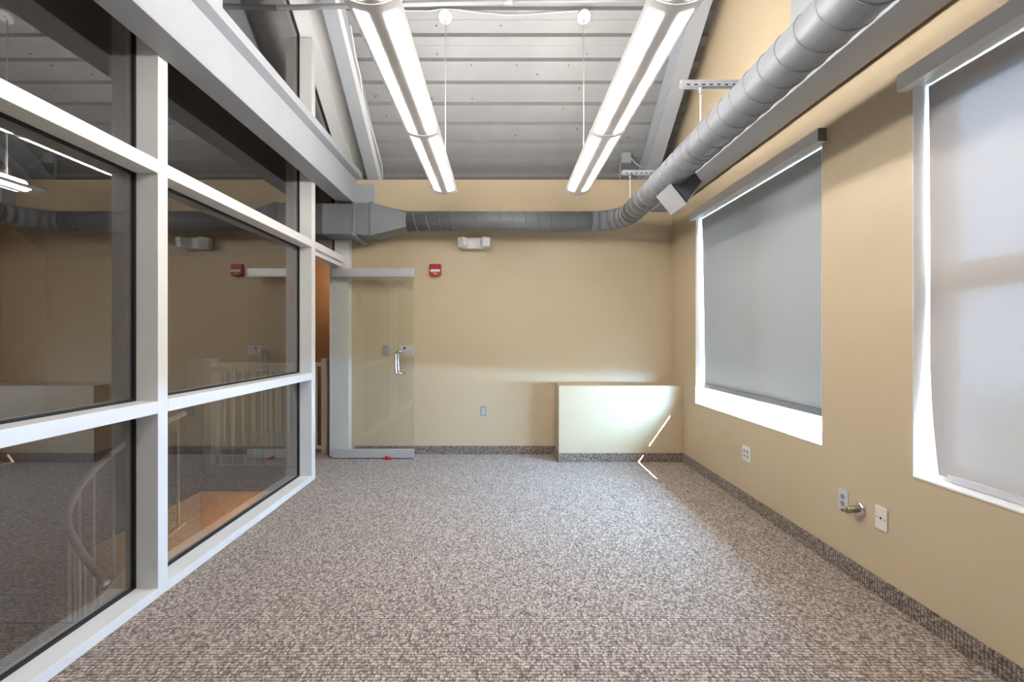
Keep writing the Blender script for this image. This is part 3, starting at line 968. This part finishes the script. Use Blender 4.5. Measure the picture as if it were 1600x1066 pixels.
# fire alarm
AX, AZ = -.757, 2.132
t = thing('fire_alarm', (AX, YB, AZ - .067), 'red fire alarm strobe with white lettering on the back wall', 'fire alarm')
hd = MB()
lp = []
for (x_, z_) in ((-.066, -.05), (-.05, -.064), (0, -.070), (.05, -.064), (.066, -.05), (.066, .062), (.058, .068), (-.058, .068), (-.066, .062)):
    lp.append((AX + x_, YB - .048, AZ + z_))
fixn(hd.prism(lp, (0, .048, 0)).build('housing', 'red', t, .005))
m_ = MB()
fixn(m_.prism([(AX - .055, YB - .05, AZ + .008), (AX - .055, YB - .05, AZ - .028), (AX - .055, YB - .068, AZ - .022), (AX - .055, YB - .068, AZ + .002)], (.11, 0, 0)).build('strobe_lens', 'lens_clear', t, .003))
for k in range(5):
    box('grille_bar', 'red', t, AX - .045, AX + .045, YB - .052, YB - .047, AZ + .02 + k * .009, AZ + .024 + k * .009)
def text(body, size, loc, rot, mat, parent, name='lettering'):
    cu = bpy.data.curves.new('t', 'FONT')
    cu.body = body; cu.size = size; cu.align_x = 'CENTER'; cu.align_y = 'CENTER'; cu.extrude = .0004
    ob = bpy.data.objects.new('t', cu)
    col.objects.link(ob)
    dg = bpy.context.evaluated_depsgraph_get()
    me = bpy.data.meshes.new_from_object(ob.evaluated_get(dg))
    bpy.data.objects.remove(ob)
    me.materials.clear(); me.materials.append(M[mat])
    o_ = bpy.data.objects.new(name, me)
    col.objects.link(o_)
    o_.parent = parent
    o_.location = Vector(loc) - ORIG[parent.name]
    o_.rotation_euler = rot
    return o_
text('FIRE', .026, (AX, YB - .0495, AZ - .046), (R(90), 0, 0), 'white', t)

# ------------------------------------------------------------------ the hall beyond the glass
HX0 = -6.6
WX0, WX1, WY0, WY1 = -2.66, -1.96, 2.15, 4.02
m = MB()
vid = {}
ycu, xcu = [YREAR, WY0, WY1, 7.3], [HX0, WX0, WX1, XF]
def solid(i, j): return (i, j) != (1, 1)
for i in range(3):
    for jx in range(3):
        if solid(jx, i) and not (i == 1 and jx == 1):
            b0 = len(m.v)
            x0, x1, y0, y1 = xcu[jx], xcu[jx + 1], ycu[i], ycu[i + 1]
            m.box(x0, x1, y0, y1, -.22, -.001)
o = m.build('floor_hall', 'carpet')
tag(o, 'brown carpeted hall floor with stair opening beyond the glass', 'floor', kind='structure')
o = box('wall_hall_back', 'hall_wall', None, HX0 - .1, XF + .02, 6.6, 6.72, -2.6, 4.2)
tag(o, 'warm brown wall of the hall seen through the doorway', 'wall', kind='structure')
o = box('wall_hall_side', 'hall_wall', None, HX0 - .1, HX0, YREAR, 6.7, -.2, 6.3)
tag(o, 'brown far side wall of the dark hall', 'wall', kind='structure')
o = box('wall_hall_light_stop', 'hall_wall', None, -1.88, -1.80, YB + .14, 6.72, -2.6, 4.2)  # added out of view to stop sky light leaking in
tag(o, 'unseen brown wall added beside the doorway to keep sky light out', 'wall', kind='structure')
# stairwell
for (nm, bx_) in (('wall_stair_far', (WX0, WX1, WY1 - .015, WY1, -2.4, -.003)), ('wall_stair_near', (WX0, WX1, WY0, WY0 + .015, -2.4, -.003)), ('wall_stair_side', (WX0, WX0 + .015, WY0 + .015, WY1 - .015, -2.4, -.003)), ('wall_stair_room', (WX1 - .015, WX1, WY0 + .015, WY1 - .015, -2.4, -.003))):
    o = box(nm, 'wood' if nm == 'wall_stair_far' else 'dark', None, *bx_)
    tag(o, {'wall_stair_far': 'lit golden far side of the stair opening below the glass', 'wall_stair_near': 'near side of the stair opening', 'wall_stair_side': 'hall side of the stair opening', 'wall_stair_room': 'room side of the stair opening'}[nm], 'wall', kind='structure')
st = thing('staircase', (-2.3, 3.1, -2.4), 'golden wooden steps going down in the opening beyond the glass', 'staircase')
for k in range(8):
    y1 = WY1 - .02 - k * .2
    z1 = -.62 - k * .19
    tr = box('tread', 'wood', st, WX0 + .017, WX1 - .017, y1 - .24, y1, z1 - .035, z1, .004)
    box('nosing', 'brass', tr, WX0 + .018, WX1 - .018, y1 - .243, y1 - .225, z1, z1 + .004)
    box('riser', 'wood', st, WX0 + .017, WX1 - .017, y1 - .22, y1 - .205, z1 - .19, z1 - .035)
# stair lamp: small wall light on the far side of the well
sl = thing('stair_lamp', (WX1 - .03, 3.86, -.55), 'warm wall lamp low in the stair opening', 'lamp')
box('lamp_plate', 'alu', sl, WX1 - .035, WX1 - .015, 3.78, 3.98, -.56, -.36, .003)
box('lamp_glow', emit('stair_lamp_glow', (1.0, .66, .30), 160.0), sl, WX1 - .06, WX1 - .035, 3.79, 3.97, -.55, -.37, .004)
hl = thing('hall_fill_lamp', (-1.9, 6.15, 2.1), 'unseen warm fill lamp added to brighten the hall beside the doorway', 'lamp')  # unseen lamp, added to brighten the hall wall behind the doorway
box('fill_lamp_plate', 'alu', hl, -1.90, -1.88, 6.05, 6.25, 2.1, 2.34, .003)
box('fill_lamp_glow', emit('hall_fill_glow', (1.0, .74, .46), 48.0), hl, -1.95, -1.90, 6.07, 6.23, 2.12, 2.32, .004)

def guard(name, pts2, label, zt=1.06, zb=.07, posts=True):
    t_ = thing(name, (pts2[0][0], pts2[0][1], 0), label, 'railing', 'hall railings')
    (xa, ya), (xb, yb) = pts2
    v = Vector((xb - xa, yb - ya, 0)); L_ = v.length; v.normalize(); s_ = Vector((-v.y, v.x, 0))
    def barr(nm, a0, a1, w, z0, z1):
        p0 = Vector((xa, ya, 0)) + v * a0; p1 = Vector((xa, ya, 0)) + v * a1
        lp_ = [p0 - s_ * w, p1 - s_ * w, p1 + s_ * w, p0 + s_ * w]
        fixn(MB().prism([(q.x, q.y, z0) for q in lp_], (0, 0, z1 - z0)).build(nm, 'rail', t_, .003))
    barr('top_rail', .03, L_ - .03, .018, zt - .045, zt)
    barr('bottom_rail', .03, L_ - .03, .014, zb - .02, zb + .02)
    barr('post', -.035, .035, .035, 0, zt + .05)
    barr('post', L_ - .035, L_ + .035, .035, 0, zt + .05)
    n_ = int((L_ - .1) / .105)
    for k in range(n_):
        a0 = .05 + (L_ - .1) * (k + .5) / n_
        barr('baluster', a0 - .009, a0 + .009, .009, zb + .02, zt - .045)
guard('guard_railing', ((-2.06, 5.33), (-3.45, 5.33)), 'cream picket railing seen through the open doorway')
guard('guard_railing', ((-2.02, 4.53), (-2.90, 4.53)), 'cream picket railing at the far end of the stair opening')
guard('guard_railing', ((-2.98, 4.60), (-3.30, 5.25)), 'short angled picket railing joining the two hall railings')
o = MB()
lp = []
for k in range(24):
    a_ = 2 * math.pi * k / 24
    lp.append((math.cos(a_), math.sin(a_)))
o.loft([[(-3.62 + .13 * c_ * r_, 5.45 + .13 * s_ * r_, z_) for c_, s_ in lp] for r_, z_ in ((1, 0), (1, 1.02), (.95, 1.06), (.8, 1.085), (.4, 1.095))], True, True)
o = o.build('half_pillar', 'wall')
tag(o, 'round half-height tan pillar at the end of the hall railing', 'pillar')
# curved stair railing
ctrl = [Vector(p) for p in ((-2.40, 3.45, .78), (-2.50, 3.0, .637), (-2.525, 2.75, .472), (-2.43, 2.55, .339), (-2.22, 2.40, .23), (-2.02, 2.33, .09))]
cr = thing('stair_railing', (-2.4, 2.8, -.4), 'curved pale handrail with balusters sweeping down beyond the near pane', 'railing')
pp = []
for i in range(len(ctrl) - 1):
    for k in range(6):
        t_ = k / 6
        P0, P1, P2, P3 = ctrl[max(0, i - 1)], ctrl[i], ctrl[i + 1], ctrl[min(len(ctrl) - 1, i + 2)]
        pp.append(.5 * ((2 * P1) + (P2 - P0) * t_ + (2 * P0 - 5 * P1 + 4 * P2 - P3) * t_ ** 2 + (3 * P1 - P0 - 3 * P2 + P3) * t_ ** 3))
pp.append(ctrl[-1])
MB().tube(pp, .019, 10).build('handrail', 'rail', cr)
for p in pp[1::3]:
    MB().cyl(p, p - Vector((0, 0, .85)), .009, 8).build('baluster', 'rail', cr)
bp_ = [p - Vector((0, 0, .83)) for p in pp]
MB().tube(bp_, .016, 8).build('bottom_rail', 'rail', cr)

# ------------------------------------------------------------------ outside
o = box('ground', 'ground', None, XW + WT + .2, 60, -40, 50, -4.2, -4.0)
tag(o, 'pale ground far below the windows', 'ground', kind='structure')
def tree(x, y, h, label):
    t_ = thing('tree', (x, y, -4), label, 'tree', 'trees outside')
    MB().tube([(x, y, -4), (x + .05, y, -4 + h * .55)], .12, 8, True, [.14, .07]).build('trunk', 'bark', t_)
    m_ = MB()
    for k in range(420):
        a_ = random.uniform(0, 2 * math.pi); u = random.uniform(-1, 1); rr = random.uniform(.35, 1) ** .5
        c_ = Vector((x + math.cos(a_) * math.sqrt(1 - u * u) * h * .28 * rr, y + math.sin(a_) * math.sqrt(1 - u * u) * h * .28 * rr, -4 + h * .68 + u * h * .32 * rr))
        d1 = Vector((random.uniform(-1, 1), random.uniform(-1, 1), random.uniform(-1, 1))).normalized() * .16
        d2 = Vector((random.uniform(-1, 1), random.uniform(-1, 1), random.uniform(-1, 1))).normalized() * .12
        b0 = len(m_.v)
        m_.v += [tuple(c_ - d1), tuple(c_ + d2), tuple(c_ + d1), tuple(c_ - d2)]
        m_.face([b0, b0 + 1, b0 + 2, b0 + 3])
    o_ = m_.build('foliage', 'leaf', t_)
    o_['kind'] = 'stuff'
tree(9.0, 7.3, 4.4, 'yellow-green tree faintly visible through the sheer shade')
